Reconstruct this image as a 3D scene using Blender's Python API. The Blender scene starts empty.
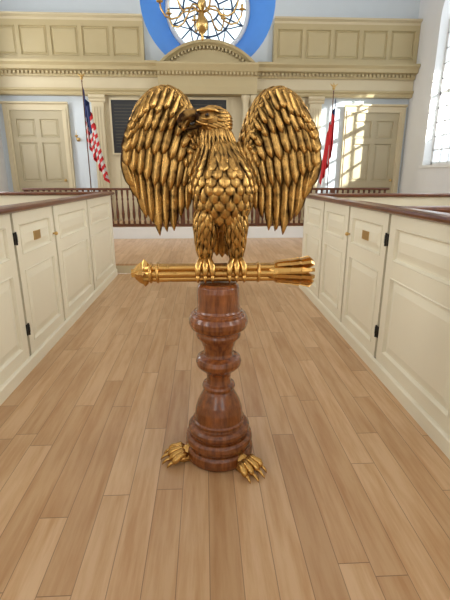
import bpy, math, random
from mathutils import Vector, Matrix
random.seed(7)
sc = bpy.context.scene
try:
    sc.view_settings.view_transform = 'Standard'
    sc.view_settings.look = 'None'
except Exception: pass
pi = math.pi
V = Vector

# ---------------------------------------------------------------- materials
def newmat(name):
    m = bpy.data.materials.new(name); m.use_nodes = True
    nt = m.node_tree
    return m, nt, nt.nodes['Principled BSDF']

def mth(nt, op, a, b=None, c=None):
    n = nt.nodes.new('ShaderNodeMath'); n.operation = op
    for i, x in enumerate((a, b, c)):
        if x is None: continue
        if isinstance(x, (int, float)): n.inputs[i].default_value = x
        else: nt.links.new(x, n.inputs[i])
    return n.outputs[0]

def mixc(nt, fac, a, b, mode='MIX'):
    n = nt.nodes.new('ShaderNodeMixRGB'); n.blend_type = mode
    for i, x in enumerate((fac, a, b)):
        if isinstance(x, (int, float)): n.inputs[i].default_value = x
        elif isinstance(x, (tuple, list)): n.inputs[i].default_value = (*x[:3], 1)
        else: nt.links.new(x, n.inputs[i])
    return n.outputs[0]

def noise(nt, scale, vec=None, detail=3, rough=.5):
    n = nt.nodes.new('ShaderNodeTexNoise')
    n.inputs['Scale'].default_value = scale
    n.inputs['Detail'].default_value = detail
    n.inputs['Roughness'].default_value = rough
    if vec is not None: nt.links.new(vec, n.inputs['Vector'])
    return n.outputs[0]

def mapped(nt, scale):
    g = nt.nodes.new('ShaderNodeNewGeometry')
    mp = nt.nodes.new('ShaderNodeMapping')
    mp.inputs['Scale'].default_value = scale
    nt.links.new(g.outputs['Position'], mp.inputs['Vector'])
    return mp.outputs[0]

def bump(nt, bsdf, h, strength=.2, dist=.01):
    b = nt.nodes.new('ShaderNodeBump')
    b.inputs['Strength'].default_value = strength
    b.inputs['Distance'].default_value = dist
    nt.links.new(h, b.inputs['Height'])
    nt.links.new(b.outputs[0], bsdf.inputs['Normal'])

def paint(name, col, rough=.55, var=.08, metal=0., bs=.05, coat=0.):
    m, nt, p = newmat(name)
    vec = mapped(nt, (1, 1, 1))
    n = noise(nt, 3.0, vec, 4)
    dark = tuple(c * (1 - var) for c in col); lite = tuple(min(1, c * (1 + var)) for c in col)
    nt.links.new(mixc(nt, n, dark, lite), p.inputs['Base Color'])
    p.inputs['Roughness'].default_value = rough
    p.inputs['Metallic'].default_value = metal
    p.inputs['Coat Weight'].default_value = coat
    p.inputs['Coat Roughness'].default_value = .15
    bump(nt, p, noise(nt, 60, vec, 2), bs, .003)
    return m

def wood(name, c1, c2, scale=(30, 30, 3), rough=.35, coat=.5):
    m, nt, p = newmat(name)
    vec = mapped(nt, scale)
    n = noise(nt, 1.6, vec, 6, .65)
    r = mth(nt, 'MULTIPLY_ADD', n, 2.4, -.7)
    cl = nt.nodes.new('ShaderNodeClamp'); nt.links.new(r, cl.inputs[0])
    nt.links.new(mixc(nt, cl.outputs[0], c1, c2), p.inputs['Base Color'])
    p.inputs['Roughness'].default_value = rough
    p.inputs['Coat Weight'].default_value = coat
    p.inputs['Coat Roughness'].default_value = .12
    bump(nt, p, n, .12, .003)
    return m

def gold(name, feather=False, lite=(.60, .35, .105), dark=(.028, .011, .003)):
    m, nt, p = newmat(name)
    g = nt.nodes.new('ShaderNodeNewGeometry')
    vec = mapped(nt, (1, 1, 1))
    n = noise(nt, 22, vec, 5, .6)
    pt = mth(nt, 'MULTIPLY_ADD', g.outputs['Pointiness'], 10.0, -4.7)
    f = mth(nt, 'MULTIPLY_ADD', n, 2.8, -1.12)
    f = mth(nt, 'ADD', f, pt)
    if feather:
        uv = nt.nodes.new('ShaderNodeUVMap'); uv.uv_map = 'UVMap'
        sx = nt.nodes.new('ShaderNodeSeparateXYZ'); nt.links.new(uv.outputs[0], sx.inputs[0])
        av = mth(nt, 'ABSOLUTE', sx.outputs[1])
        ph = mth(nt, 'MULTIPLY_ADD', av, -.022, sx.outputs[0])
        w = mth(nt, 'SINE', mth(nt, 'MULTIPLY', ph, 900))
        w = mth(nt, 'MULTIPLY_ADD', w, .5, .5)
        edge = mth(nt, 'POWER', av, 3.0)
        f = mth(nt, 'SUBTRACT', f, mth(nt, 'MULTIPLY', edge, 1.6))  # feather edges darkened in colour: patina plus painted shade in the gaps
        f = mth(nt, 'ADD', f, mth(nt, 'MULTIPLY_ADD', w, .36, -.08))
        bump(nt, p, w, .25, .002)
    else:
        bump(nt, p, n, .3, .004)
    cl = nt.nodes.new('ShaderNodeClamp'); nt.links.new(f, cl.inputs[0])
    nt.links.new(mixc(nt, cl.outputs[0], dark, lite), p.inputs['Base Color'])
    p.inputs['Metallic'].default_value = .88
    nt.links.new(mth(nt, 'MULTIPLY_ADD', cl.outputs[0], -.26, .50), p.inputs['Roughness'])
    return m

def emis(name, col, s):
    m, nt, p = newmat(name)
    vec = mapped(nt, (1, 1, 1))
    n = noise(nt, 2.2, vec, 5, .6)
    c = mixc(nt, n, tuple(x * .72 for x in col), tuple(min(1.0, x * 1.15) for x in col))
    nt.links.new(c, p.inputs['Emission Color'])
    p.inputs['Emission Strength'].default_value = s
    p.inputs['Base Color'].default_value = (.3, .35, .4, 1)
    p.inputs['Roughness'].default_value = .2
    return m

def floor_mat():
    m, nt, p = newmat('oak_planks')
    g = nt.nodes.new('ShaderNodeNewGeometry')
    s = nt.nodes.new('ShaderNodeSeparateXYZ'); nt.links.new(g.outputs['Position'], s.inputs[0])
    X = mth(nt, 'MULTIPLY', s.outputs[0], 1 / .13); Y = s.outputs[1]
    row = mth(nt, 'FLOOR', X)
    wn = nt.nodes.new('ShaderNodeTexWhiteNoise'); wn.noise_dimensions = '1D'
    nt.links.new(row, wn.inputs['W'])
    yy = mth(nt, 'MULTIPLY_ADD', Y, 1 / 1.35, mth(nt, 'MULTIPLY', wn.outputs[0], 9.3))
    col = mth(nt, 'FLOOR', yy)
    cb = nt.nodes.new('ShaderNodeCombineXYZ'); nt.links.new(row, cb.inputs[0]); nt.links.new(col, cb.inputs[1])
    w2 = nt.nodes.new('ShaderNodeTexWhiteNoise'); w2.noise_dimensions = '2D'
    nt.links.new(cb.outputs[0], w2.inputs['Vector'])
    ramp = nt.nodes.new('ShaderNodeValToRGB')
    el = ramp.color_ramp.elements
    el[0].position = 0; el[0].color = (.54, .335, .175, 1)
    el[1].position = 1; el[1].color = (.75, .52, .31, 1)
    for pos, c in ((.3, (.62, .40, .218, 1)), (.6, (.68, .455, .26, 1)), (.85, (.57, .355, .185, 1))):
        e = el.new(pos); e.color = c
    nt.links.new(w2.outputs[0], ramp.inputs[0])
    gv = nt.nodes.new('ShaderNodeCombineXYZ')
    nt.links.new(mth(nt, 'MULTIPLY_ADD', s.outputs[0], 22, mth(nt, 'MULTIPLY', w2.outputs[0], 70)), gv.inputs[0])
    nt.links.new(mth(nt, 'MULTIPLY', Y, 1.8), gv.inputs[1])
    nt.links.new(mth(nt, 'MULTIPLY', w2.outputs[0], 31), gv.inputs[2])
    gr = noise(nt, 1.0, gv.outputs[0], 6, .62)
    gm = nt.nodes.new('ShaderNodeMapRange'); nt.links.new(gr, gm.inputs[0])
    gm.inputs[1].default_value = .40; gm.inputs[2].default_value = .68
    c = mixc(nt, gm.outputs[0], ramp.outputs[0], mixc(nt, 1, ramp.outputs[0], (.80, .68, .55), 'MULTIPLY'))
    fx = mth(nt, 'FRACT', X); fy = mth(nt, 'FRACT', yy)
    gx = mth(nt, 'LESS_THAN', fx, .024); gy = mth(nt, 'LESS_THAN', fy, .003)
    gap = mth(nt, 'MAXIMUM', gx, gy)
    c = mixc(nt, mth(nt, 'MULTIPLY', gap, .7), c, (.14, .07, .03))
    nt.links.new(c, p.inputs['Base Color'])
    p.inputs['Roughness'].default_value = .38
    p.inputs['Coat Weight'].default_value = .22
    p.inputs['Coat Roughness'].default_value = .16
    bump(nt, p, mth(nt, 'SUBTRACT', mth(nt, 'MULTIPLY', gr, .15), gap), .12, .003)
    return m

def glass_mat():
    m, nt, p = newmat('window_glass')
    t = nt.nodes.new('ShaderNodeBsdfTransparent')
    t.inputs[0].default_value = (.93, .97, 1, 1)
    gl = nt.nodes.new('ShaderNodeBsdfGlossy'); gl.inputs['Roughness'].default_value = .05
    mx = nt.nodes.new('ShaderNodeMixShader'); mx.inputs[0].default_value = .06
    nt.links.new(t.outputs[0], mx.inputs[1]); nt.links.new(gl.outputs[0], mx.inputs[2])
    out = nt.nodes['Material Output']
    nt.links.new(mx.outputs[0], out.inputs[0])
    return m

M_wall = paint('plaster_bluewhite', (.64, .71, .77), .8, .03)
M_wall_r = paint('plaster_white', (.76, .77, .77), .8, .03)
M_ceil = paint('ceiling_plaster', (.8, .8, .8), .9, .02)
M_cream = paint('cream_paint', (.74, .69, .535), .38, .04, coat=.1)
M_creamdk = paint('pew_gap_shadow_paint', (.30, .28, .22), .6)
M_gal = paint('gallery_paint', (.49, .405, .225), .45, .05)
M_door = paint('door_paint', (.46, .40, .26), .45, .05)
M_trim = paint('trim_paint', (.62, .54, .36), .45, .05)
M_blue = paint('blue_reveal_paint', (.11, .35, .90), .5, .06)  # one blue all round the splayed window reveal
M_white = paint('white_gloss', (.80, .81, .80), .4, .03)
M_black = paint('black_tablet', (.012, .013, .015), .45, .3)
M_tabtxt = paint('tablet_lettering', (.08, .07, .04), .5, .2)
M_iron = paint('black_iron', (.02, .018, .016), .45, .2, .6)
M_cap = wood('mahogany', (.07, .019, .007), (.165, .052, .018), (12, 2.5, 12), .35, .25)
M_ped = wood('pedestal_oak', (.075, .017, .003), (.30, .088, .018), (26, 26, 4), .26, .4)
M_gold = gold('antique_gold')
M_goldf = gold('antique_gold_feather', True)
M_brass = paint('brass', (.62, .42, .16), .3, .2, 1.0)
M_floor = floor_mat()
M_glass = glass_mat()
M_pane = emis('daylight_pane', (.74, .88, 1.0), 1.9)
M_pane2 = emis('daylight_pane_side', (1.0, .97, .91), 10.0)  # panes of unseen side windows, set glowing to light the room
M_pane2r = emis('daylight_pane_sunny', (1.0, .965, .89), 13.0)
M_pane3 = emis('daylight_pane_west', (1.0, .97, .91), 4.5)  # glow of the added rear windows
M_lead = paint('grey_muntin', (.055, .085, .15), .5)
M_red = paint('flag_red', (.62, .02, .025), .7)
M_fwhite = paint('flag_white', (.70, .69, .67), .7)
M_fblue = paint('flag_blue', (.012, .025, .11), .7)
M_candle = paint('candle_wax', (.85, .82, .72), .5)
M_eye = paint('eye_dark', (.015, .01, .008), .1)

# ---------------------------------------------------------------- mesh builder
class MB:
    def __init__(s): s.v = []; s.f = []; s.m = []; s.sm = []; s.uv = []
    def add(s, verts, faces, mat=0, smooth=False, uvs=None):
        o = len(s.v)
        s.v += [tuple(p) for p in verts]
        s.uv += (uvs if uvs else [(0, 0)] * len(verts))
        for f in faces:
            s.f.append([i + o for i in f]); s.m.append(mat); s.sm.append(smooth)
    def box(s, x0, x1, y0, y1, z0, z1, mat=0):
        s.add([(x, y, z) for x in (x0, x1) for y in (y0, y1) for z in (z0, z1)],
              [(0, 1, 3, 2), (4, 6, 7, 5), (0, 4, 5, 1), (2, 3, 7, 6), (0, 2, 6, 4), (1, 5, 7, 3)], mat)
    def loft(s, rings, mat=0, smooth=True, caps=True):
        n = len(rings[0]); vs = [p for r in rings for p in r]; fs = []
        for i in range(len(rings) - 1):
            for j in range(n):
                a = i * n + j; b = i * n + (j + 1) % n
                fs.append((a, b, b + n, a + n))
        if caps:
            fs.append(tuple(range(n - 1, -1, -1)))
            fs.append(tuple((len(rings) - 1) * n + j for j in range(n)))
        s.add(vs, fs, mat, smooth)
    def lathe(s, prof, c, seg=24, mat=0, smooth=True, axis='Z'):
        rings = []
        for r, z in prof:
            ring = []
            for j in range(seg):
                a = 2 * pi * j / seg
                if axis == 'Z': ring.append((c[0] + r * math.cos(a), c[1] + r * math.sin(a), c[2] + z))
                elif axis == 'X': ring.append((c[0] + z, c[1] + r * math.cos(a), c[2] + r * math.sin(a)))
                else: ring.append((c[0] + r * math.cos(a), c[1] + z, c[2] + r * math.sin(a)))
            rings.append(ring)
        s.loft(rings, mat, smooth)
    def tube(s, path, radii, seg=8, mat=0, up=V((0, 0, 1)), flat=1.0):
        path = [V(p) for p in path]; rings = []
        if isinstance(radii, (int, float)): radii = [radii] * len(path)
        prev = None
        for i, p in enumerate(path):
            t = (path[min(i + 1, len(path) - 1)] - path[max(i - 1, 0)]).normalized()
            if prev is None:
                a = t.cross(up)
                if a.length < .05: a = t.cross(V((1, 0, 0)))
            else: a = prev - t * prev.dot(t)
            a.normalize(); b = t.cross(a); prev = a
            rings.append([p + a * radii[i] * math.cos(2 * pi * j / seg) + b * radii[i] * flat * math.sin(2 * pi * j / seg) for j in range(seg)])
        s.loft(rings, mat, True)
    def sphere(s, c, r, mat=0, seg=12, sc3=(1, 1, 1)):
        rings = []
        for i in range(1, seg // 2 + 4):
            a = pi * i / (seg // 2 + 4)
            rings.append([(c[0] + r * sc3[0] * math.sin(a) * math.cos(2 * pi * j / seg), c[1] + r * sc3[1] * math.sin(a) * math.sin(2 * pi * j / seg), c[2] + r * sc3[2] * math.cos(a)) for j in range(seg)])
        s.loft(rings, mat, True)
    def extr(s, prof, p0, p1, A, Bv, mat=0):
        p0 = V(p0); p1 = V(p1); A = V(A); Bv = V(Bv)
        s.loft([[p0 + A * a + Bv * b for a, b in prof], [p1 + A * a + Bv * b for a, b in prof]], mat, False)
    def panel(s, O, U, Vv, N, us, vs, mat=0, th=.04, d=.014, bev=.035, back=True):
        """framed face: odd intervals of us/vs are raised-field panels"""
        O = V(O); U = V(U); Vv = V(Vv); N = V(N)
        P = lambda u, v, n: O + U * u + Vv * v + N * n
        for i in range(len(us) - 1):
            for j in range(len(vs) - 1):
                u0, u1, v0, v1 = us[i], us[i + 1], vs[j], vs[j + 1]
                if i % 2 == 1 and j % 2 == 1:
                    lo = [(0, 0), (.006, d * .45), (.014, -d * .2), (.02, -d), (.034, -d), (.034 + bev, -d * .15)]
                    vv = []
                    for ins, dep in lo:
                        vv += [P(u0 + ins, v0 + ins, dep), P(u1 - ins, v0 + ins, dep), P(u1 - ins, v1 - ins, dep), P(u0 + ins, v1 - ins, dep)]
                    ff = []
                    for k in range(len(lo) - 1):
                        for e in range(4):
                            ff.append((k * 4 + e, k * 4 + (e + 1) % 4, k * 4 + 4 + (e + 1) % 4, k * 4 + 4 + e))
                    k = (len(lo) - 1) * 4
                    ff.append((k, k + 1, k + 2, k + 3))
                    s.add(vv, ff, mat)
                else:
                    s.add([P(u0, v0, 0), P(u1, v0, 0), P(u1, v1, 0), P(u0, v1, 0)], [(0, 1, 2, 3)], mat)
        a, b, c, e = us[0], us[-1], vs[0], vs[-1]
        q = [P(a, c, 0), P(b, c, 0), P(b, e, 0), P(a, e, 0), P(a, c, -th), P(b, c, -th), P(b, e, -th), P(a, e, -th)]
        s.add(q, [(0, 4, 5, 1), (1, 5, 6, 2), (2, 6, 7, 3), (3, 7, 4, 0), (4, 7, 6, 5)], mat)
    def feather(s, pts, nrm, w, h=.006, kind='round', mat=0):
        n = len(pts); T = [-1, -.78, -.20, 0, .20, .78, 1]
        Hh = [-.9, .25, .38, 1.0, .38, .25, -.9]
        vs = []; uvs = []; L = 0
        for i, p in enumerate(pts):
            sI = i / (n - 1)
            t = (pts[min(i + 1, n - 1)] - pts[max(i - 1, 0)]).normalized()
            nn = nrm[i] if isinstance(nrm, list) else nrm
            side = t.cross(nn).normalized()
            up = side.cross(t).normalized()
            if up.dot(nn) < 0: up = -up
            if i: L += (p - pts[i - 1]).length
            if kind == 'round':
                ww = min(1, .6 + .8 * sI) * math.sqrt(max(.012, 1 - max(0, (sI - .68) / .32) ** 2))
            elif kind == 'blade':
                ww = min(1, .5 + .9 * sI) * math.sqrt(max(.012, 1 - max(0, (sI - .82) / .18) ** 2))
            elif kind == 'long':
                ww = min(1, .6 + .8 * sI) * max(.08, 1 - max(0, (sI - .74) / .26) ** 2.2)
            else:
                ww = min(1, .7 + sI) * max(.06, 1 - max(0, (sI - .35) / .65) ** 1.6)
            for k in range(7):
                vs.append(p + side * (T[k] * w * ww) + up * (h * Hh[k] * (.35 + .65 * ww)))
                uvs.append((L, T[k]))
        fs = []
        for i in range(n - 1):
            for k in range(6):
                a = i * 7 + k
                fs.append((a, a + 1, a + 8, a + 7))
        fs.append(tuple((n - 1) * 7 + k for k in range(7)))
        s.add(vs, fs, mat, True, uvs)
    def build(s, name, mats, parent=None, recalc=False):
        me = bpy.data.meshes.new(name)
        me.from_pydata(s.v, [], s.f)
        for m in mats: me.materials.append(m)
        me.polygons.foreach_set('material_index', s.m)
        me.polygons.foreach_set('use_smooth', s.sm)
        uvl = me.uv_layers.new(name='UVMap')
        buf = []
        for l in me.loops: buf += list(s.uv[l.vertex_index])
        uvl.data.foreach_set('uv', buf)
        if recalc:
            import bmesh
            bm = bmesh.new(); bm.from_mesh(me); bmesh.ops.recalc_face_normals(bm, faces=bm.faces); bm.to_mesh(me); bm.free()
        me.update()
        o = bpy.data.objects.new(name, me); sc.collection.objects.link(o)
        if parent: o.parent = parent
        return o

def empty(name):
    e = bpy.data.objects.new(name, None); sc.collection.objects.link(e); e.empty_display_size = .1
    return e

def interp(tab, x):
    if x <= tab[0][0]: return tab[0][1:]
    for a, b in zip(tab, tab[1:]):
        if x <= b[0]:
            f = (x - a[0]) / (b[0] - a[0]); f = f * f * (3 - 2 * f) * .5 + f * .5
            return [p + (q - p) * f for p, q in zip(a[1:], b[1:])]
    return tab[-1][1:]

def polycurve(pts, s):
    n = len(pts) - 1; x = min(max(s, 0), .99999) * n; i = int(x); f = x - i
    p0 = pts[max(i - 1, 0)]; p1 = pts[i]; p2 = pts[i + 1]; p3 = pts[min(i + 2, n)]
    return tuple(.5 * ((2 * b) + (-a + c) * f + (2 * a - 5 * b + 4 * c - d) * f * f + (-a + 3 * b - 3 * c + d) * f ** 3) for a, b, c, d in zip(p0, p1, p2, p3))

# ================================================================= ROOM
XW0, XW1, YB, YF, HC = -5.1, 5.3, 11.5, -5.0, 7.3
YA = YB - .003      # things standing against the back wall end here
X0 = .12
CX, CZ, CR = .15, 5.62, 1.62

b = MB(); b.box(XW0, XW1, YF, 6.75, -.1, 0); b.build('floor', [M_floor])
b = MB()
b.box(XW0 + .01, XW1 - .01, 6.79, 9.72, 0, .16, 0); b.box(XW0 + .01, XW1 - .01, 6.755, 6.79, 0, .13, 1)
b.extr([(0, .13), (0, .16), (-.03, .16), (-.035, .145), (-.03, .13)], (XW0 + .01, 6.79, 0), (XW1 - .01, 6.79, 0), (0, 1, 0), (0, 0, 1), 0)
b.build('chancel_step', [M_floor, M_trim])
b = MB()
b.box(XW0 + .01, XW1 - .01, 9.76, YA, 0.0, .42, 0)
b.box(XW0 + .01, XW1 - .01, 9.73, 9.76, .0, .38, 1)
b.extr([(0, .38), (0, .42), (-.03, .42), (-.035, .40), (-.03, .38)], (XW0 + .01, 9.76, 0), (XW1 - .01, 9.76, 0), (0, 1, 0), (0, 0, 1), 1)
b.build('altar_platform', [M_floor, M_white])

def wall_hole(mb, rect, hole, c, P, P2, mat=0, matr=0):
    a0, a1, b0, b1 = rect
    angs = sorted(set([round(math.atan2(q[1] - c[1], q[0] - c[0]), 6) for q in hole] + [round(math.atan2(y - c[1], x - c[0]), 6) for x in (a0, a1) for y in (b0, b1)]))
    def rr(an):
        dx, dy = math.cos(an), math.sin(an); t = []
        if dx > 1e-9: t.append((a1 - c[0]) / dx)
        if dx < -1e-9: t.append((a0 - c[0]) / dx)
        if dy > 1e-9: t.append((b1 - c[1]) / dy)
        if dy < -1e-9: t.append((b0 - c[1]) / dy)
        return min(t)
    def rh(an):
        dx, dy = math.cos(an), math.sin(an); best = 0
        for p, q in zip(hole, hole[1:] + hole[:1]):
            px, py = p[0] - c[0], p[1] - c[1]; ex, ey = q[0] - p[0], q[1] - p[1]
            den = dx * ey - dy * ex
            if abs(den) < 1e-12: continue
            t = (px * ey - py * ex) / den; k = (px * dy - py * dx) / den
            if t > 0 and -1e-4 <= k <= 1 + 1e-4: best = max(best, t)
        return best
    n = len(angs); outer = []; inner = []; deep = []
    for an in angs:
        R = rr(an); h = rh(an)
        outer.append(P(c[0] + R * math.cos(an), c[1] + R * math.sin(an)))
        q = (c[0] + h * math.cos(an), c[1] + h * math.sin(an))
        inner.append(P(*q)); deep.append(P2(*q))
    mb.add(outer + inner, [(i, (i + 1) % n, n + (i + 1) % n, n + i) for i in range(n)], mat)
    mb.add(inner + deep, [(i, (i + 1) % n, n + (i + 1) % n, n + i) for i in range(n)], matr, True)

circ = [(CX + CR * math.cos(2 * pi * i / 64), CZ + CR * math.sin(2 * pi * i / 64)) for i in range(64)]
k = 1.03 / CR
b = MB()
wall_hole(b, (XW0, XW1, 0, HC), circ, (CX, CZ), lambda x, z: (x, YB, z), lambda x, z: (CX + (x - CX) * k, YB + .75, CZ + (z - CZ) * k), 0, 1)
b.build('wall_back', [M_wall, M_blue])
w = empty('window_1')
b = MB()
Yg = YB + .72
def ringt(mb, r, rad, y, mat=0, seg=64, n=8):
    rings = []
    for i in range(seg + 1):
        a = 2 * pi * i / seg
        rings.append([(CX + (r + rad * math.cos(2 * pi * j / n)) * math.cos(a), y + rad * math.sin(2 * pi * j / n), CZ + (r + rad * math.cos(2 * pi * j / n)) * math.sin(a)) for j in range(n)])
    mb.loft(rings, mat, True, False)
ringt(b, 1.02, .06, Yg - .02, 0)
ringt(b, .62, .024, Yg - .02, 1); ringt(b, .28, .024, Yg - .02, 1)
for i in range(16):
    a = 2 * pi * i / 16
    r0 = .28
    b.tube([(CX + r0 * math.cos(a), Yg - .02, CZ + r0 * math.sin(a)), (CX + 1.0 * math.cos(a), Yg - .02, CZ + 1.0 * math.sin(a))], .019, 6, 1)
for i in range(8):
    a = 2 * pi * i / 8
    for sg in (-1, 1):
        pts = []
        for j in range(9):
            q = j / 8; aa = a + sg * (pi / 8) * math.sin(q * pi / 2); rr_ = .62 + .38 * q
            pts.append((CX + rr_ * math.cos(aa), Yg - .02, CZ + rr_ * math.sin(aa)))
        b.tube(pts, .016, 5, 1)
b.build('muntins', [M_white, M_lead], w)
b = MB(); b.lathe([(1.05, 0), (1.05, .02)], (CX, Yg + .02, CZ), 48, 0, False, 'Y'); b.build('glass', [M_pane], w)

# right wall with arched window opening
wy0, wy1, wz0, wz1 = 8.95, 10.38, 1.80, 4.9
yc = (wy0 + wy1) / 2; rad = (wy1 - wy0) / 2
hole = [(wy0, wz0), (yc, wz0), (wy1, wz0), (wy1, 3.2)] + [(yc + rad * math.cos(pi * i / 16), wz1 + rad * math.sin(pi * i / 16)) for i in range(17)] + [(wy0, 3.2)]
b = MB()
wall_hole(b, (YF, YB, 0, HC), hole, (yc, 3.4), lambda y, z: (XW1, y, z), lambda y, z: (XW1 + .35, y, z), 0, 1)
b.build('wall_right', [M_wall_r, M_white])
w = empty('window_2')
b = MB()
xx = XW1 + .22
for i in range(5):
    y = wy0 + .03 + (wy1 - wy0 - .06) * i / 4
    t = .035 if i in (0, 4) else .013
    b.box(xx - .02, xx + .02, y - t, y + t, wz0, wz1 + (0 if i in (0, 4) else rad * .8))
for i in range(11):
    z = wz0 + .04 + i * .31; t = .035 if i in (0, 5) else .013
    b.box(xx - .02, xx + .02, wy0, wy1, z - t, z + t)
b.box(XW1 - .05, XW1 + .34, wy0 - .08, wy1 + .08, wz0 - .06, wz0 + .005)
b.build('sash', [M_white], w)
b = MB(); b.add([(xx, wy0, wz0), (xx, wy1, wz0), (xx, wy1, wz1 + rad), (xx, wy0, wz1 + rad)], [(0, 1, 2, 3)]); b.build('glass', [M_glass], w)

b = MB(); b.box(XW0 - .2, XW0, YF, YB, 0, HC); b.build('wall_left', [M_wall_r])
b = MB(); b.box(XW0, XW1, YF - .2, YF, 0, HC); b.build('wall_front', [M_wall_r])
b = MB(); b.box(XW0, XW1, YF, YB + .8, HC, HC + .1); b.build('ceiling', [M_ceil])

# unseen tall windows patterned on window_2, glowing panes added to light the nave
def tallwin(idx, P, pm, hw=.72, z0=1.8, z1=5.2):
    w_ = empty('window_%d' % idx)
    g = MB(); g.add([P(-hw, .03, z0), P(hw, .03, z0), P(hw, .03, z1), P(-hw, .03, z1)], [(0, 1, 2, 3)]); g.build('panes', [pm], w_)
    m = MB()
    def bx(u0, u1, n0, n1, a, c):
        p = [P(u, n, z) for u in (u0, u1) for n in (n0, n1) for z in (a, c)]
        m.add(p, [(0, 1, 3, 2), (4, 6, 7, 5), (0, 4, 5, 1), (2, 3, 7, 6), (0, 2, 6, 4), (1, 5, 7, 3)])
    for i in range(5):
        u = -hw + 2 * hw * i / 4; t = .05 if i in (0, 4) else .014
        bx(u - t, u + t, .01, .07, z0, z1)
    for i in range(12):
        z = z0 + (z1 - z0) * i / 11; t = .05 if i in (0, 11) else .014
        bx(-hw, hw, .01, .065, z - t, z + t)
    bx(-hw - .1, hw + .1, .01, .14, z0 - .1, z0 - .04)
    m.build('sash', [M_white], w_)
n_ = 3
for y in (5.6, 1.6, -2.4):
    tallwin(n_, lambda u, n, z, y=y: (XW1 - n, y + u, z), M_pane2r); n_ += 1
for y in (9.66, 5.6, 1.6, -2.4):
    tallwin(n_, lambda u, n, z, y=y: (XW0 + n, y + u, z), M_pane2); n_ += 1
for x in (-2.6, 2.8):  # rear windows behind the camera, added for frontal light
    tallwin(n_, lambda u, n, z, x=x: (x + u, YF + n, z), M_pane3); n_ += 1

# gallery front, cornices (trim)
def gallery(name, xa, xb, n):
    b = MB()
    L = xb - xa; us = [0]; st = .09
    wv = (L - st * (n + 1)) / n
    for i in range(n):
        us += [us[-1] + st, us[-1] + st + wv]
    us[-1] = L - st; us.append(L)
    b.panel((xa, 11.30, 4.19), (1, 0, 0), (0, 0, 1), (0, -1, 0), us, [0, .12, .74, .86], 0, .19, .025, .03)
    b.extr([(0, 0), (0, .05), (-.06, .08), (-.08, .08), (-.08, .12), (.19, .12), (.19, 0)], (xa, 11.30, 5.05), (xb, 11.30, 5.05), (0, 1, 0), (0, 0, 1), 1)
    b.build(name, [M_gal, M_trim])
gallery('gallery_front', XW0 + .01, X0 - 1.52, 5)
gallery('gallery_front.001', X0 + 1.60, XW1 - .01, 5)

def cornice(name, xa, xb):
    b = MB()
    b.extr([(.19, 3.86), (-.02, 3.86), (-.04, 3.90), (-.04, 3.96), (-.16, 3.99), (-.18, 4.06), (-.24, 4.12), (-.24, 4.17), (.19, 4.185)], (xa, 11.3, 0), (xb, 11.3, 0), (0, 1, 0), (0, 0, 1), 0)
    x = xa + .03
    while x < xb - .05:
        b.box(x, x + .05, 11.20, 11.27, 3.905, 3.965, 0); x += .095
    b.box(xa, xb, 11.33, YA, 3.61, 3.86, 1)
    b.extr([(.135, 3.46), (-.03, 3.46), (-.05, 3.50), (-.05, 3.53), (-.09, 3.57), (-.09, 3.61), (.135, 3.61)], (xa, 11.36, 0), (xb, 11.36, 0), (0, 1, 0), (0, 0, 1), 0)
    b.build(name, [M_gal, M_trim])
cornice('trim_1', XW0 + .01, X0 - 1.2)
cornice('trim_2', X0 + 1.2, XW1 - .01)

# reredos
rd = empty('altar_reredos')
zf = .423
b = MB()
ya = 11.42
b.panel((X0 - 2.85, ya, zf), (1, 0, 0), (0, 0, 1), (0, -1, 0), [0, .55, 1.38, 1.95, 2.35, 3.35, 3.75, 4.32, 5.15, 5.70][:10], [0, .2, 1.3, 3.035], 0, .07)
b.build('panelling', [M_trim], rd)
b = MB()
for xc in (-2.72, -1.45, 1.45, 2.72):
    x = X0 + xc; wd = .15
    b.box(x - wd - .03, x + wd + .03, 11.27, 11.42, zf, .62); b.box(x - wd, x + wd, 11.32, 11.42, .62, 3.30)
    for i in range(4):
        xf = x - wd + .045 + i * .07
        b.box(xf - .022, xf + .022, 11.30, 11.32, .75, 3.2)
    b.extr([(0, 0), (-.03, .03), (-.03, .06), (-.07, .11), (-.07, .16), (0, .16)], (x - wd - .05, 11.32, 3.3), (x + wd + .05, 11.32, 3.3), (0, 1, 0), (0, 0, 1))
for xc in (-.93, .93, -1.13, 1.13):
    x = X0 + xc
    prof = [(.12, 0), (.12, .06), (.10, .10), (.085, .14), (.085, 1.6), (.072, 2.85), (.085, 2.88), (.10, 2.93), (.12, 3.0), (.12, 3.035)]
    b.lathe(prof, (x, 11.2, zf), 16)
b.build('pilasters', [M_trim], rd)
b = MB()
b.extr([(.44, 3.46), (0, 3.46), (-.02, 3.62), (-.02, 3.84), (-.06, 3.88), (-.14, 3.93), (-.18, 4.0), (-.22, 4.06), (-.22, 4.10), (.44, 4.10)], (X0 - 1.19, 11.05, 0), (X0 + 1.19, 11.05, 0), (0, 1, 0), (0, 0, 1))
x = X0 - 1.18
while x < X0 + 1.15:
    b.box(x, x + .045, 10.93, 11.03, 3.86, 3.92); x += .085
hw, rise, zb = 1.12, .47, 4.10
R = (hw * hw + rise * rise) / (2 * rise); a0 = math.asin(hw / R)
rings = []
for i in range(33):
    a = -a0 + 2 * a0 * i / 32
    ring = []
    for dr, y in ((0, 10.85), (0, YA), (-.10, YA), (-.10, 11.0), (-.07, 10.96), (-.05, 10.88)):
        r = R + dr
        ring.append((X0 + r * math.sin(a), y, zb + rise - R + r * math.cos(a)))
    rings.append(ring)
b.loft(rings, 0, False)
for i in range(25):
    a = -a0 * .93 + 2 * a0 * .93 * i / 24
    r = R - .13; x = X0 + r * math.sin(a); z = zb + rise - R + r * math.cos(a)
    b.box(x - .02, x + .02, 10.96, 11.06, z - .03, z + .03)
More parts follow.
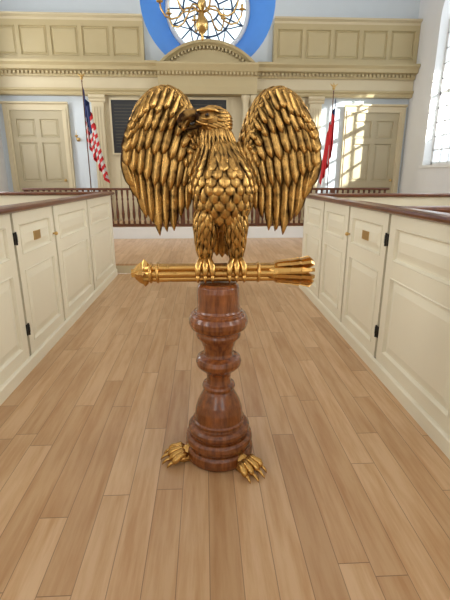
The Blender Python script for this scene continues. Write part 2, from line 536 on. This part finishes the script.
tv = [(X0 + (R - .05) * math.sin(-a0 + 2 * a0 * i / 24), zb + rise - R + (R - .05) * math.cos(-a0 + 2 * a0 * i / 24)) for i in range(25)]
b.loft([[(x, 11.06, z) for x, z in tv], [(x, 11.45, z) for x, z in tv]], 0, False)
b.build('pediment', [M_gal], rd)
b = MB()
for xc, ww, z0, z1 in ((-2.06, .34, 2.12, 3.36), (2.06, .34, 2.12, 3.36), (0.0, .46, 2.1, 3.38)):
    x = X0 + xc
    b.box(x - ww, x + ww, 11.36, 11.41, z0, z1, 0)
    for (p, q, r_, s_) in ((x - ww - .04, x - ww, z0 - .04, z1 + .04), (x + ww, x + ww + .04, z0 - .04, z1 + .04), (x - ww, x + ww, z0 - .04, z0), (x - ww, x + ww, z1, z1 + .04)):
        b.box(p, q, 11.34, 11.41, r_, s_, 1)
    for j in range(14):
        zz = z1 - .12 - j * .075
        b.box(x - ww * .8, x + ww * (.8 - .15 * random.random()), 11.357, 11.361, zz, zz + .010, 2)
b.build('tablets', [M_black, M_trim, M_tabtxt], rd)

# doors
def door(name, xc):
    b = MB(); hw = .64; z0, z1 = zf, 3.12
    W = 2 * hw; H = z1 - z0
    b.panel((xc - hw, 11.44, z0), (1, 0, 0), (0, 0, 1), (0, -1, 0), [0, .12, .58, .70, 1.16, W], [0, .22, .85, 1.0, 1.95, 2.07, 2.5, H], 0, .05, .02, .04)
    for a, c in ((xc - hw - .15, xc - hw), (xc + hw, xc + hw + .15)):
        b.box(a, c, 11.40, YA, z0, z1 + .0, 1)
        m = (a + c) / 2; b.box(m - .03, m + .03, 11.38, 11.40, z0, z1 + .05, 1)
    b.box(xc - hw - .15, xc + hw + .15, 11.40, YA, z1, z1 + .15, 1)
    b.extr([(0, 0), (-.05, .03), (-.05, .06), (0, .06)], (xc - hw - .18, 11.40, z1 + .13), (xc + hw + .17, 11.40, z1 + .13), (0, 1, 0), (0, 0, 1), 1)
    b.sphere((xc + hw - .07, 11.39, 1.45), .035, 2)
    b.build(name, [M_door, M_trim, M_brass])
door('door_1', -4.15)
door('door_2', 4.42)

# candle sconce
b = MB()
sx, sz = -3.18, 2.45
b.lathe([(.05, 0), (.05, .02), (.02, .03)], (sx, 11.46, sz), 12, 0, True, 'Y')
b.tube([(sx, 11.46, sz), (sx, 11.38, sz - .05), (sx, 11.32, sz), (sx, 11.32, sz + .05)], .012, 6, 0)
b.lathe([(.015, 0), (.04, .02), (.045, .05), (.02, .05)], (sx, 11.32, sz + .04), 10, 0)
b.lathe([(.012, .05), (.012, .16), (.002, .17)], (sx, 11.32, sz + .04), 8, 1)
b.build('candle_sconce', [M_brass, M_candle])

# altar rail
b = MB()
yr = 9.92
xa, xb = X0 - 4.2, X0 + 4.2
b.extr([(-.06, 0), (-.07, .02), (-.05, .05), (.05, .05), (.07, .02), (.06, 0)], (xa, yr, 1.24), (xb, yr, 1.24), (0, 1, 0), (0, 0, 1))
b.box(xa, xb, yr - .04, yr + .04, zf, .48)
x = xa + .07
bp = [(.028, 0), (.028, .06), (.018, .08), (.032, .16), (.036, .24), (.024, .38), (.015, .52), (.024, .56), (.016, .60), (.026, .68), (.028, .70), (.028, .76)]
i = 0
while x < xb:
    if i % 14 == 0:
        b.box(x - .05, x + .05, yr - .05, yr + .05, zf, 1.24)
    else: b.lathe(bp, (x, yr, .48), 10)
    x += .125; i += 1
b.build('altar_rail', [M_cap])

# ================================================================= PEWS
def capprof(): return [(-.055, 0), (-.075, .012), (-.08, .028), (-.07, .042), (-.04, .05), (.04, .05), (.07, .042), (.08, .028), (.075, .012), (.055, 0)]
def pews(name, X, sgn, mods, yend, xout):
    root = empty(name)
    b = MB(); H = 1.255
    yst = mods[-1][0] - .04
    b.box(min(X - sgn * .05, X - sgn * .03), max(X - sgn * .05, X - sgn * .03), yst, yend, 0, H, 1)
    for y0, y1, kind in mods:
        L = y1 - y0; st = .10 if kind == 'F' else .085
        b.panel((X, y0, .10), (0, 1, 0), (0, 0, 1), (sgn, 0, 0), [0, st, L - st, L], [0, .10, .70, .82, 1.06, H - .10], 0, .03, .016, .05)
    b.box(min(X - sgn * .03, X), max(X - sgn * .03, X), mods[0][1] + .005, yend, .1, H, 0)
    b.extr([(0, 0), (.02, 0), (.02, .09), (.012, .10), (0, .105)], (X, yst, 0), (X, yend, 0), (sgn, 0, 0), (0, 0, 1), 0)
    b.box(*sorted((X - sgn * .055, X - sgn * .05)), yst, yend, 0, H, 0)
    b.build('aisle_panelling', [M_cream, M_creamdk], root)
    b = MB()
    b.extr(capprof(), (X - sgn * .025, yst, H), (X - sgn * .025, yend + .05, H), (1, 0, 0), (0, 0, 1))
    parts = [yend] + [m[0] - .02 for m in mods if m[2] == 'D'] 
    for yp in parts:
        x0, x1 = sorted((X - sgn * .03, xout))
        b.extr(capprof(), (x0, yp - .02, H), (x1, yp - .02, H), (0, 1, 0), (0, 0, 1))
    b.extr(capprof(), (xout, yst, H), (xout, yend + .05, H), (1, 0, 0), (0, 0, 1))
    b.build('caps', [M_cap], root)
    b = MB()
    x0, x1 = sorted((X - sgn * .055, xout))
    for i, yp in enumerate(parts):
        b.box(x0, x1, yp - .04, yp, 0, H)
        b.box(x0, x1, yp - .44, yp - .04, .42, .46)
        b.box(x0, x1, yp - .42, yp - .40, 0, .42)
    L = x1 - x0
    us = [0, .1, L / 2 - .05, L / 2 + .05, L - .1, L]
    b.panel((x0, yend + .01, 0), (1, 0, 0), (0, 0, 1), (0, 1, 0), us, [0, .2, .8, .92, 1.16, H], 0, .02)
    xo = sorted((xout - .02, xout + .02)); b.box(xo[0], xo[1], yst, yend, 0, H)
    b.build('partitions', [M_cream], root)
    b = MB()
    for y0, y1, kind in mods:
        if kind != 'D': continue
        for zz in (1.06, .33):
            b.box(*sorted((X, X + sgn * .008)), y0 - .035, y0 - .004, zz - .045, zz + .045, 0)
            b.box(*sorted((X, X + sgn * .008)), y0 + .0, y0 + .022, zz - .03, zz + .03, 0)
            b.tube([(X + sgn * .008, y0 - .002, zz - .05), (X + sgn * .008, y0 - .002, zz + .05)], .007, 6, 0)
        ym = (y0 + y1) / 2
        b.box(*sorted((X - .01 * sgn, X + sgn * .004)), ym - .07, ym + .07, 1.0, 1.075, 1)
        b.sphere((X + sgn * .03, y1 - .04, 1.0), .018, 1)
        b.lathe([(.008, 0), (.008, .03)], (X if sgn > 0 else X - .03, y1 - .04, 1.0), 8, 1, True, 'X')
    b.build('hardware', [M_iron, M_brass], root)
    return root
XL, XR = -1.44, 1.36
pews('box_pew', XL, 1, [(5.32, 6.60, 'F'), (4.12, 5.28, 'F'), (3.24, 4.08, 'D'), (2.0, 3.2, 'F'), (1.1, 1.96, 'D'), (-.2, 1.06, 'F'), (-1.1, -.24, 'D')], 6.66, -4.1)
pews('box_pew.001', XR, -1, [(4.8, 5.68, 'F'), (3.94, 4.76, 'F'), (3.06, 3.9, 'D'), (1.9, 3.02, 'F'), (1.0, 1.86, 'D'), (-.2, .96, 'F'), (-1.1, -.24, 'D')], 5.74, 4.1)

# ================================================================= FLAGS
def flag(name, x, y, ztop, dirx, colf, x_off=.02):
    root = empty(name)
    b = MB()
    b.lathe([(.012, .45), (.012, ztop - .2), (.02, ztop - .18), (.008, ztop - .16)], (x, y, 0), 8, 0)
    b.lathe([(.14, zf), (.14, .45), (.05, .48), (.02, .55)], (x, y, 0), 16, 1)
    b.sphere((x, y, ztop - .12), .035, 1)
    b.tube([(x - .09, y, ztop - .02), (x - .03, y, ztop - .07), (x + .03, y, ztop - .07), (x + .09, y, ztop - .02)], [.005, .02, .02, .005], 6, 1)
    b.tube([(x, y, ztop - .1), (x, y, ztop - .03), (x - .02, y, ztop)], [.018, .014, .003], 6, 1)
    b.build('pole', [M_cap, M_brass], root)
    b = MB(); na, nb = 48, 26
    z1 = ztop - .3; vs = []
    for i in range(na + 1):
        a = i / na
        for j in range(nb + 1):
            bb = j / nb
            fold = math.sin(a * 4 * 2 * pi + bb * .8)
            px = x + dirx * (x_off + a * .34 * (.6 + .6 * bb) + .05 * fold * min(1, a * 4))
            py = y - .03 + .07 * math.cos(a * 4 * 2 * pi + bb * .8) * min(1, a * 4)
            vs.append((px, py, z1 - bb * 1.15 - .95 * a ** .9))
    for i in range(na):
        for j in range(nb):
            q = [vs[i * (nb + 1) + j], vs[(i + 1) * (nb + 1) + j], vs[(i + 1) * (nb + 1) + j + 1], vs[i * (nb + 1) + j + 1]]
            b.add(q, [(0, 1, 2, 3)], colf((i + .5) / na, (j + .5) / nb), True)
    b.build('cloth', [M_red, M_fwhite, M_fblue], root)
flag('american_flag', -2.72, 10.5, 3.78, 1, lambda a, b: 2 if (a < .42 and b < 7 / 13) else (int(b * 13) % 2))
flag('church_flag', 3.03, 10.5, 3.62, -.75, lambda a, b: 2 if (a < .3 and b < .25) else (0 if (abs(a - .62) < .28 or abs(b - .5) < .12 or a < .2) else 1), -.08)

# ================================================================= CHANDELIER
ch = empty('chandelier')
b = MB(); cx, cy = .0, 7.6
b.lathe([(.004, 3.62), (.02, 3.64), (.03, 3.67), (.015, 3.70), (.05, 3.74), (.09, 3.79), (.105, 3.85), (.09, 3.91), (.04, 3.97), (.03, 4.05), (.05, 4.10), (.07, 4.16), (.03, 4.22), (.025, 4.4), (.05, 4.46), (.06, 4.52), (.025, 4.6), (.02, 5.0), (.008, 5.02), (.008, 7.29)], (cx, cy, 0), 20)
for tier, (rr, zb_, n) in enumerate(((.66, 4.02, 8), (.42, 4.46, 6))):
    for i in range(n):
        a = 2 * pi * (i + .5 * tier + .25) / n; c, s_ = math.cos(a), math.sin(a)
        pts = [(cx + c * r * rr, cy + s_ * r * rr, zb_ + z) for r, z in ((.05, 0), (.2, .06), (.38, .04), (.55, -.09), (.72, -.13), (.88, -.10), (.98, 0), (1, .08))]
        b.tube(pts, .014, 6, 0)
        px, py, pz = pts[-1]
        b.lathe([(.01, 0), (.05, .01), (.055, .02), (.015, .03), (.022, .05), (.024, .08)], (px, py, pz), 10, 0)
        b.lathe([(.011, .07), (.011, .19), (.002, .20)], (px, py, pz), 8, 1)
b.build('brass_frame', [M_brass, M_candle], ch)

# ================================================================= EAGLE LECTERN
LX, LY = .064, 2.04
lec = empty('eagle_lectern')
b = MB()
prof = [(.0, .0), (.178, .0), (.186, .012), (.190, .035), (.188, .062), (.178, .075), (.168, .080), (.168, .086), (.180, .092), (.186, .112), (.182, .132), (.168, .142), (.154, .146), (.154, .152), (.164, .158), (.170, .172), (.168, .188), (.156, .200), (.140, .205), (.138, .21), (.143, .218), (.143, .228), (.134, .234), (.132, .25), (.127, .29), (.115, .33), (.098, .365), (.084, .392), (.077, .402), (.077, .408), (.086, .413), (.089, .425), (.084, .437), (.068, .445), (.063, .47), (.066, .495), (.080, .515), (.100, .530), (.116, .548), (.121, .57), (.114, .592), (.098, .602), (.080, .606), (.076, .62), (.080, .65), (.092, .68), (.104, .70), (.106, .705), (.114, .708), (.117, .722), (.113, .735), (.113, .742), (.126, .748), (.144, .762), (.153, .785), (.153, .808), (.142, .830), (.128, .838), (.128, .845), (.117, .85), (.112, .86), (.109, .90), (.109, .955), (.104, .98), (.09, .993), (.0001, .996)]
dense = []
for (r0_, z0_), (r1_, z1_) in zip(prof, prof[1:]):
    dense += [(r0_, z0_)] + [(r0_ + (r1_ - r0_) * q, z0_ + (z1_ - z0_) * q) for q in (.12, .88)]
dense.append(prof[-1])
b.lathe(dense, (LX, LY, 0.002), 64)
b.build('turned_pedestal', [M_ped], lec, True)

b = MB()
for ang in (-50, -166, 75):
    a = math.radians(ang); F = V((math.cos(a), math.sin(a), 0)); S = V((-F.y, F.x, 0)); O = V((LX, LY, 0))
    P = lambda f, s_, z: O + F * f + S * s_ + V((0, 0, z))
    rings = []
    for f, wd, zt in ((.10, .035, .085), (.15, .042, .090), (.19, .048, .08), (.215, .05, .062), (.235, .045, .045)):
        rings.append([P(f, wd * math.cos(q), max(.004, .012 + (zt - .012) * max(0, math.sin(q)) + .008 * min(0, math.sin(q)))) for q in [2 * pi * j / 14 for j in range(14)]])
    b.loft(rings, 0, True)
    for i, (so, ln) in enumerate(((-.044, .072), (-.016, .095), (.016, .095), (.044, .074))):
        sp = so * 1.3
        b.tube([P(.195, so * .8, .045), P(.215, so, .060), P(.235, so * 1.1, .054), P(.235 + ln * .25, sp, .046), P(.235 + ln * .42, sp, .034), P(.235 + ln * .52, sp, .024)],
               [.015, .0185, .016, .0195, .017, .011], 10, 0)
        b.tube([P(.235 + ln * .45, sp, .030), P(.235 + ln * .72, sp * 1.03, .027), P(.235 + ln * .92, sp * 1.05, .013), P(.235 + ln, sp * 1.06, .002)], [.010, .009, .006, .001], 8, 0)
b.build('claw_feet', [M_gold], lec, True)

# arrow bundle
b = MB(); rz = 1.048; ry = LY
for i in range(7):
    a = 2 * pi * i / 6; oy, oz = (0, 0) if i == 6 else (.031 * math.sin(a + pi / 6), .031 * math.cos(a + pi / 6))
    b.tube([(LX - .37, ry + oy * .8, rz + oz * .8), (LX - .30, ry + oy, rz + oz), (LX + .28, ry + oy, rz + oz), (LX + .36, ry + oy * .9, rz + oz * .9)], .0165, 10)
for xo in (-.335, -.30, .20):
    b.lathe([(.046, -.008), (.052, -.004), (.052, .004), (.046, .008)], (LX + xo, ry, rz), 20, 0, True, 'X')
for rot in (0, 1):
    pr = [(-.335, .022), (-.35, .056), (-.365, .070), (-.375, .058), (-.392, .050), (-.412, .030), (-.432, .004)]
    up = [(x, z) for x, z in pr] + [(x, -z) for x, z in reversed(pr)]
    for sgn in (1, -1):
        if rot == 0: r1 = [[V((LX + x, ry, rz + z)) for x, z in up], [V((LX + x, ry + sgn * .02, rz + z * .35)) for x, z in up]]
        else: r1 = [[V((LX + x, ry + z * .8, rz)) for x, z in up], [V((LX + x, ry + z * .3, rz + sgn * .02)) for x, z in up]]
        b.loft(r1, 0, False)
b.tube([(LX - .335, ry, rz), (LX - .39, ry, rz), (LX - .435, ry, rz)], [.026, .022, .002], 8)
for i in range(12):
    a = 2 * pi * i / 12 + .2; c, s_ = math.cos(a), math.sin(a)
    for kx in range(3):
        xs = .262 + kx * .052
        base = .034 + kx * .004
        pts2 = [(xs, base), (xs + .03, base + .022), (xs + .09, base + .030 + .004 * kx), (xs + .108, base + .022), (xs + .085, base - .006)]
        n2 = V((0, -s_, c)) * .0085
        r0 = [V((LX + x, ry + c * r, rz + s_ * r)) + n2 for x, r in pts2]; r1 = [p - 2 * n2 for p in r0]
        b.loft([r0, r1], 0, False)
b.tube([(LX + .25, ry, rz), (LX + .28, ry, rz), (LX + .43, ry, rz), (LX + .455, ry, rz)], [.04, .046, .046, .030], 18)
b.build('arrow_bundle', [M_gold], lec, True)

EX, EY = LX + .024, LY
body_tab = [  # z, rx, ry, xc, yc
    (1.245, .03, .035, 0, .03), (1.27, .066, .07, 0, .022), (1.31, .096, .100, 0, .008), (1.37, .120, .122, 0, -.008), (1.45, .128, .136, 0, -.024),
    (1.52, .122, .130, 0, -.024), (1.57, .104, .110, -.006, -.016), (1.62, .080, .086, -.014, -.008), (1.67, .062, .066, -.022, .0), (1.72, .054, .056, -.026, .006), (1.77, .036, .036, -.026, .012)]
def body(z, th):
    rx, ry_, xc, yc_ = interp(body_tab, z)
    return V((EX + xc + rx * math.sin(th), EY + yc_ - ry_ * math.cos(th), z)), V((math.sin(th) / rx, -math.cos(th) / ry_, 0)).normalized()
def cover(mb, fn, p0, p1, th, w, lift=.010, h=.006, kind='round', n=7, drift=0., base=.001):
    pts = []; nr = []
    for i in range(n):
        s_ = i / (n - 1)
        p, nn = fn(p0 + (p1 - p0) * s_, th + drift * s_)
        pts.append(p + nn * (base + lift * math.sin(s_ * pi * .62))); nr.append(nn)
    mb.feather(pts, nr, w, h, kind)
b = MB()
b.loft([[body(1.245 + .525 * i / 24, 2 * pi * j / 28)[0] for j in range(28)] for i in range(25)], 0, True)
z = 1.285; r = 0
while z < 1.565:
    rx = interp(body_tab, z)[0]
    n = max(8, int(round(2 * pi * rx / .048)))
    for i in range(n):
        th = 2 * pi * (i + .5 * (r % 2)) / n
        cover(b, body, z + .032, z - .036, th + random.uniform(-.05, .05), .0275 * random.uniform(.92, 1.08), .015, .008, 'round', 9, random.uniform(-.06, .06))
    z += .035; r += 1
while z < 1.70:
    rx = interp(body_tab, z)[0]
    n = max(10, int(round(2 * pi * rx / .030)))
    for i in range(n):
        th = 2 * pi * (i + .5 * (r % 2)) / n
        cover(b, body, z + .035, z - .055 + random.uniform(-.010, .010), th, .016, .011, .007, 'point', 8, random.uniform(-.12, .12))
    z += .027; r += 1
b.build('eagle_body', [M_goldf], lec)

b = MB()
for i in range(7):
    q = (i - 3) / 3
    pts = [V((EX + q * (.03 + .055 * s_), EY + .055 + .055 * s_ + .01 * abs(q), 1.32 - .215 * s_ + .02 * abs(q))) for s_ in [k_ / 7 for k_ in range(8)]]
    b.feather(pts, V((0, 1, 0)), .022, .006, 'blade'); b.feather([p - V((0, .012, 0)) for p in pts], V((0, -1, 0)), .022, .006, 'blade')
b.build('tail', [M_goldf], lec)

b = MB(); bt = MB()
for sg in (-1, 1):
    lx = EX - .012 + sg * .077
    leg_tab = [(1.095, .020, .022, lx, EY), (1.13, .024, .026, lx, EY), (1.17, .032, .038, lx, EY + .0), (1.22, .042, .056, lx - sg * .003, EY - .008), (1.28, .052, .076, lx - sg * .008, EY - .016), (1.34, .054, .084, lx - sg * .016, EY - .018), (1.40, .04, .05, lx - sg * .03, EY)]
    def leg(z, th, T=leg_tab):
        rx, ry_, xc, yc_ = interp(T, z)
        return V((xc + rx * math.sin(th), yc_ - ry_ * math.cos(th), z)), V((math.sin(th) / rx, -math.cos(th) / ry_, 0)).normalized()
    b.loft([[leg(1.095 + .305 * i / 14, 2 * pi * j / 18)[0] for j in range(18)] for i in range(15)], 0, True)
    z = 1.155; r = 0
    while z < 1.36:
        rx = interp(leg_tab, z)[0]; n = max(7, int(round(2 * pi * rx / .030)))
        for i in range(n):
            cover(b, leg, z + .03, z - .038 + random.uniform(-.008, .008), 2 * pi * (i + .5 * (r % 2)) / n, .0165, .010, .006, 'point', 7, random.uniform(-.1, .1))
        z += .027; r += 1
    for k_, (ox, sp) in enumerate(((-.018, -.034), (0, 0), (.018, .034))):
        pts = [(lx + ox * .4, LY - .002, 1.118), (lx + ox, LY - .022, 1.124), (lx + sp * .75, LY - .042, 1.112), (lx + sp, LY - .060, 1.090), (lx + sp * 1.05, LY - .068, 1.064), (lx + sp * 1.05, LY - .066, 1.042)]
        bt.tube(pts, [.016, .0165, .013, .0165, .0145, .011], 10)
        cl = [(lx + sp * 1.05, LY - .066, 1.050), (lx + sp * 1.05, LY - .074, 1.034), (lx + sp * 1.05, LY - .070, 1.018), (lx + sp * 1.03, LY - .056, 1.006)]
        bt.tube(cl, [.011, .0095, .006, .001], 8)
    bt.tube([(lx, LY, 1.115), (lx, LY + .03, 1.112), (lx, LY + .052, 1.09), (lx, LY + .06, 1.06), (lx, LY + .058, 1.03), (lx, LY + .05, 1.01)], [.015, .014, .014, .011, .007, .001], 8)
    bt.tube([(lx, LY, 1.16), (lx, LY, 1.13), (lx, LY - .005, 1.108)], [.023, .020, .026], 12)
b.build('legs', [M_goldf], lec)
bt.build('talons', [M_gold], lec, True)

# ---- head (turned to its right, i.e. viewer's left)
HS = 1.15
HC_ = V((EX - .046, EY - .028, 1.752))
Fd = V((-.90, -.42, .06)).normalized(); Sd = Fd.cross(V((0, 0, 1))).normalized(); Ud = Sd.cross(Fd).normalized()
H3 = lambda f, s_, u: HC_ + (Fd * f + Sd * s_ + Ud * u) * HS
head_tab = [(-.080, .014, .014, -.016), (-.070, .034, .034, -.016), (-.045, .047, .048, -.012), (-.015, .050, .050, -.006), (.015, .047, .045, -.002), (.040, .040, .038, -.002), (.058, .032, .031, -.005), (.072, .026, .027, -.007), (.080, .022, .025, -.008)]
def head(f, ph):
    wv, hv, uc = interp(head_tab, f)
    nn = (Sd * (math.cos(ph) / wv) + Ud * (math.sin(ph) / hv)).normalized()
    return H3(f, wv * math.cos(ph), uc + hv * math.sin(ph)), nn
b = MB(); bh = MB()
b.loft([[head(-.080 + .16 * i / 20, 2 * pi * j / 24)[0] for j in range(24)] for i in range(21)], 0, True)
f = .022; r = 0
while f > -.052:
    n = 20
    for i in range(n):
        ph = 2 * pi * (i + .5 * (r % 2)) / n
        if f > -.005 and abs(math.cos(ph)) > .55 and math.sin(ph) > -.35: continue     # bare cheek round the eye
        cover(b, head, f + .014, max(-.078, f - .028), ph, .0105, .005, .004, 'point', 6)
    f -= .016; r += 1
# hackles flowing from the skull down the neck and throat
for k_ in range(26):
    a = 2 * pi * k_ / 26
    for zz, ln in ((1.735, .085), (1.715, .090)):
        d = V((math.sin(a), -math.cos(a), 0))
        p0 = V((EX - .036, EY - .006, zz)) + V((d.x * .050, d.y * .052, 0)); p1 = V((EX - .022, EY - .004, zz - ln)) + V((d.x * .074, d.y * .080, 0))
        pts = [p0.lerp(p1, q / 6) + d * (.010 * math.sin(q / 6 * pi * .7)) for q in range(7)]
        b.feather(pts, d, .0135, .007, 'point')
b.build('head', [M_goldf], lec)
def beakloft(mb, rows, n=16):
    rings = []
    for i, (ff, u, wd, hh) in enumerate(rows):
        a_ = rows[min(i + 1, len(rows) - 1)]; c_ = rows[max(i - 1, 0)]
        t = V((a_[0] - c_[0], a_[1] - c_[1])).normalized(); nx, nu = -t.y, t.x
        ring = []
        for j in range(n):
            q = 2 * pi * j / n
            ring.append(H3(ff + nx * hh * math.sin(q), wd * math.cos(q) * (1 - .25 * math.sin(q)), u + nu * hh * math.sin(q)))
        rings.append(ring)
    mb.loft(rings, 0, True)
# upper mandible: cere, culmen, hook
beakloft(bh, [(.060, .004, .026, .022), (.074, .007, .0255, .023), (.082, .008, .0245, .0225), (.086, .007, .0215, .0195), (.100, .006, .019, .0195), (.116, .001, .0155, .018), (.130, -.009, .012, .0145), (.138, -.022, .008, .0105), (.139, -.036, .0045, .007), (.134, -.048, .0012, .002)])
# open lower mandible and the dark gape between
beakloft(bh, [(.050, -.026, .021, .008), (.078, -.037, .017, .008), (.098, -.044, .012, .006), (.112, -.048, .005, .003)])
bh.tube([H3(.050, 0, -.016), H3(.075, 0, -.021), H3(.095, 0, -.027)], [.018, .014, .006], 8, 1)
for sg in (-1, 1):
    bh.tube([H3(.078, sg * .019, .020), H3(.062, sg * .028, .024), H3(.042, sg * .036, .028), H3(.018, sg * .043, .028), H3(-.008, sg * .046, .020)], [.004, .008, .009, .008, .003], 10)
    bh.tube([H3(.064, sg * .029, -.004), H3(.048, sg * .038, -.008), H3(.028, sg * .045, -.004), H3(.014, sg * .047, .006)], [.003, .0045, .0045, .003], 8)
    bh.tube([H3(.080, sg * .022, -.016), H3(.058, sg * .030, -.024), H3(.035, sg * .036, -.026)], [.003, .005, .002], 6)
    bh.sphere(H3(.040, sg * .0345, .008), .0125, 0)
    bh.sphere(H3(.043, sg * .0415, .008), .0072, 1, 8)
    bh.sphere(H3(.080, sg * .0235, .010), .0035, 1, 8)
bh.build('beak_and_brow', [M_gold, M_eye], lec)

# ---- wings
arm = [(.105, 1.58), (.124, 1.68), (.158, 1.780), (.205, 1.848), (.260, 1.868), (.315, 1.848), (.360, 1.800), (.392, 1.735)]
tips = [(.140, 1.42), (.170, 1.36), (.202, 1.31), (.238, 1.268), (.275, 1.240), (.308, 1.250), (.338, 1.285), (.366, 1.335), (.391, 1.395), (.408, 1.46)]
def wy(dx): return .065 - 1.3 * max(0, dx - .20) ** 2
def wingpt(sg, dx, z, off): return V((EX - .004 + sg * dx, EY + wy(dx) + off, z))
b = MB()
def wnorm(sg, dx, tilt=0):
    return V((sg * (-2.6 * max(0, dx - .20) + tilt), -1, 0)).normalized()
def wxz(s_, q):
    r0 = polycurve(arm, s_); t0 = polycurve(tips, s_)
    dx, dz = t0[0] - r0[0], t0[1] - r0[1]; L = math.hypot(dx, dz)
    bul = .016 + .020 * s_
    cxp, czp = (r0[0] + t0[0]) / 2 + (-dz / L) * bul * 2, (r0[1] + t0[1]) / 2 + (dx / L) * bul * 2
    return (1 - q) ** 2 * r0[0] + 2 * q * (1 - q) * cxp + q * q * t0[0], (1 - q) ** 2 * r0[1] + 2 * q * (1 - q) * czp + q * q * t0[1]
def wfeather(mb, sg, s_, frac0, frac1, w, off, kind='blade', h=.007, back=False, n=12, tilt=.12, sw=0., lift0=.012):
    pts = []; nr = []
    for i in range(n):
        qq = i / (n - 1)
        x, z = wxz(min(1, max(0, s_ + sw * qq)), frac0 + (frac1 - frac0) * qq)
        lift = -lift0 * (qq if qq < .85 else .85 - (qq - .85) * 1.5)
        if back: pts.append(wingpt(sg, x, z, off)); nr.append(-wnorm(sg, x))
        else: pts.append(wingpt(sg, x, z, off + lift)); nr.append(wnorm(sg, x, tilt))
    mb.feather(pts, nr, w, h, kind)
for sg in (-1, 1):
    ns, nq = 20, 12
    for offy in (.014, .028):
        vs = [wingpt(sg, *wxz(i / ns, j / nq * .84), offy) for i in range(ns + 1) for j in range(nq + 1)]
        fs = [(i * (nq + 1) + j, (i + 1) * (nq + 1) + j, (i + 1) * (nq + 1) + j + 1, i * (nq + 1) + j + 1) for i in range(ns) for j in range(nq)]
        b.add(vs, fs, 0, True)
    N1 = 10
    for i in range(N1):
        s_ = i / (N1 - 1)
        wfeather(b, sg, s_, .25, 1.0 + (.035 if i % 2 else -.02), .0265 + .002 * s_, .004 - .0014 * i, 'long', .0085, tilt=.20, n=16)
        wfeather(b, sg, s_, .1, 1.0, .026, .036, 'long', .006, True)
    for f0, f1, nn, ww, off, sw in ((.20, .66, 10, .026, -.010, .04), (.08, .43, 10, .026, -.022, .06), (.0, .25, 11, .022, -.034, .06), (-.03, .13, 13, .018, -.044, .045)):
        for i in range(nn):
            s_ = (i + .5) / nn - sw * .5
            wfeather(b, sg, s_, f0, f1 + random.uniform(-.025, .025), ww * random.uniform(.92, 1.06), off - .0014 * i, 'long' if f1 > .6 else 'round', .008, n=13, tilt=.20, sw=sw, lift0=.022)
    path = []; rad_ = []
    for i in range(26):
        s_ = i / 25; x, z = polycurve(arm, s_)
        path.append(wingpt(sg, x, z, -.014)); rad_.append(.034 - .016 * s_)
    b.tube(path, rad_, 14, 0, V((0, 1, 0)))
    for i in range(30):
        s_ = i / 30
        p = polycurve(arm, s_); p2 = polycurve(arm, min(1, s_ + .05))
        tx, tz = p2[0] - p[0], p2[1] - p[1]; L = math.hypot(tx, tz) or 1; tx /= L; tz /= L
        R_ = .034 - .015 * s_
        for q in (-80, -42, 0, 42, 82, 120):
            a = math.radians(q + (20 if i % 2 else 0))
            nx_, ny_, nz_ = -tz * math.sin(a), -math.cos(a), tx * math.sin(a)
            c0 = wingpt(sg, p[0], p[1], -.014)
            nvec = V((sg * nx_, ny_, nz_)).normalized(); tv_ = V((sg * tx, 0, tz))
            ln = random.uniform(.045, .062)
            pts = [c0 + nvec * (R_ + .001 + .008 * math.sin(k_ / 5 * 2)) + tv_ * (-.012 + ln * k_ / 5) for k_ in range(6)]
            b.feather(pts, nvec, .0145, .005, 'point')
    # shoulders joining wing to body, with their own scapular feathers
    b.tube([V((EX + sg * .05, EY + .03, 1.53)), V((EX + sg * .080, EY + .04, 1.57)), V((EX + sg * .104, EY + .052, 1.62)), V((EX + sg * .122, EY + .055, 1.68))], [.048, .048, .038, .028], 14, 0, V((0, 1, 0)))
    b.tube([V((EX + sg * .07, EY + .04, 1.40)), V((EX + sg * .11, EY + .055, 1.46)), V((EX + sg * .12, EY + .06, 1.54)), V((EX + sg * .13, EY + .06, 1.62))], [.04, .042, .040, .03], 14, 0, V((0, 1, 0)))
    for row, (zr, yo) in enumerate(((1.665, .016), (1.635, .006), (1.605, -.004), (1.575, -.014), (1.54, -.018), (1.50, -.016))):
        for j in range(4):
            xj = .050 + .026 * j + (.013 if row % 2 else 0)
            if row < 2 and j == 0: continue
            nv = V((sg * (.25 + .1 * (1.5 - j)), -1, .15)).normalized()
            p0 = V((EX + sg * xj, EY + yo + .012 * abs(j - 1.5), zr)); p1 = p0 + V((sg * .014, -.006, -.070))
            pts = [p0.lerp(p1, q / 6) + nv * (.012 * math.sin(q / 6 * pi * .65)) for q in range(7)]
            b.feather(pts, nv, .0175, .007, 'round')
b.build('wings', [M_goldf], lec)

# ================================================================= LIGHT
wd = bpy.data.worlds.new('World'); sc.world = wd; wd.use_nodes = True
bg = wd.node_tree.nodes['Background']
bg.inputs[0].default_value = (.88, .94, 1.0, 1); bg.inputs[1].default_value = 2.5

def spot(name, loc, tgt, energy, size, blend=.2, col=(1, .97, .9), rad=.05):
    l = bpy.data.lights.new(name, 'SPOT'); l.energy = energy; l.spot_size = math.radians(size); l.spot_blend = blend; l.color = col; l.shadow_soft_size = rad
    o = bpy.data.objects.new(name, l); sc.collection.objects.link(o); o.location = loc
    o.rotation_euler = (V(tgt) - V(loc)).to_track_quat('-Z', 'Y').to_euler()
    return o
spot('sunbeam_lamp', (9.0, 6.9, 5.0), (3.75, 11.5, 2.4), 11000, 16)

cam = bpy.data.cameras.new('Camera'); co = bpy.data.objects.new('Camera', cam); sc.collection.objects.link(co)
cam.sensor_fit = 'VERTICAL'; cam.sensor_height = 24; cam.lens = 416 / 600 * 24
cam.clip_start = .05
co.location = (0, 0, 1.5)
co.rotation_euler = (math.radians(90 - 16.3), 0, math.radians(-2.75))
sc.camera = co
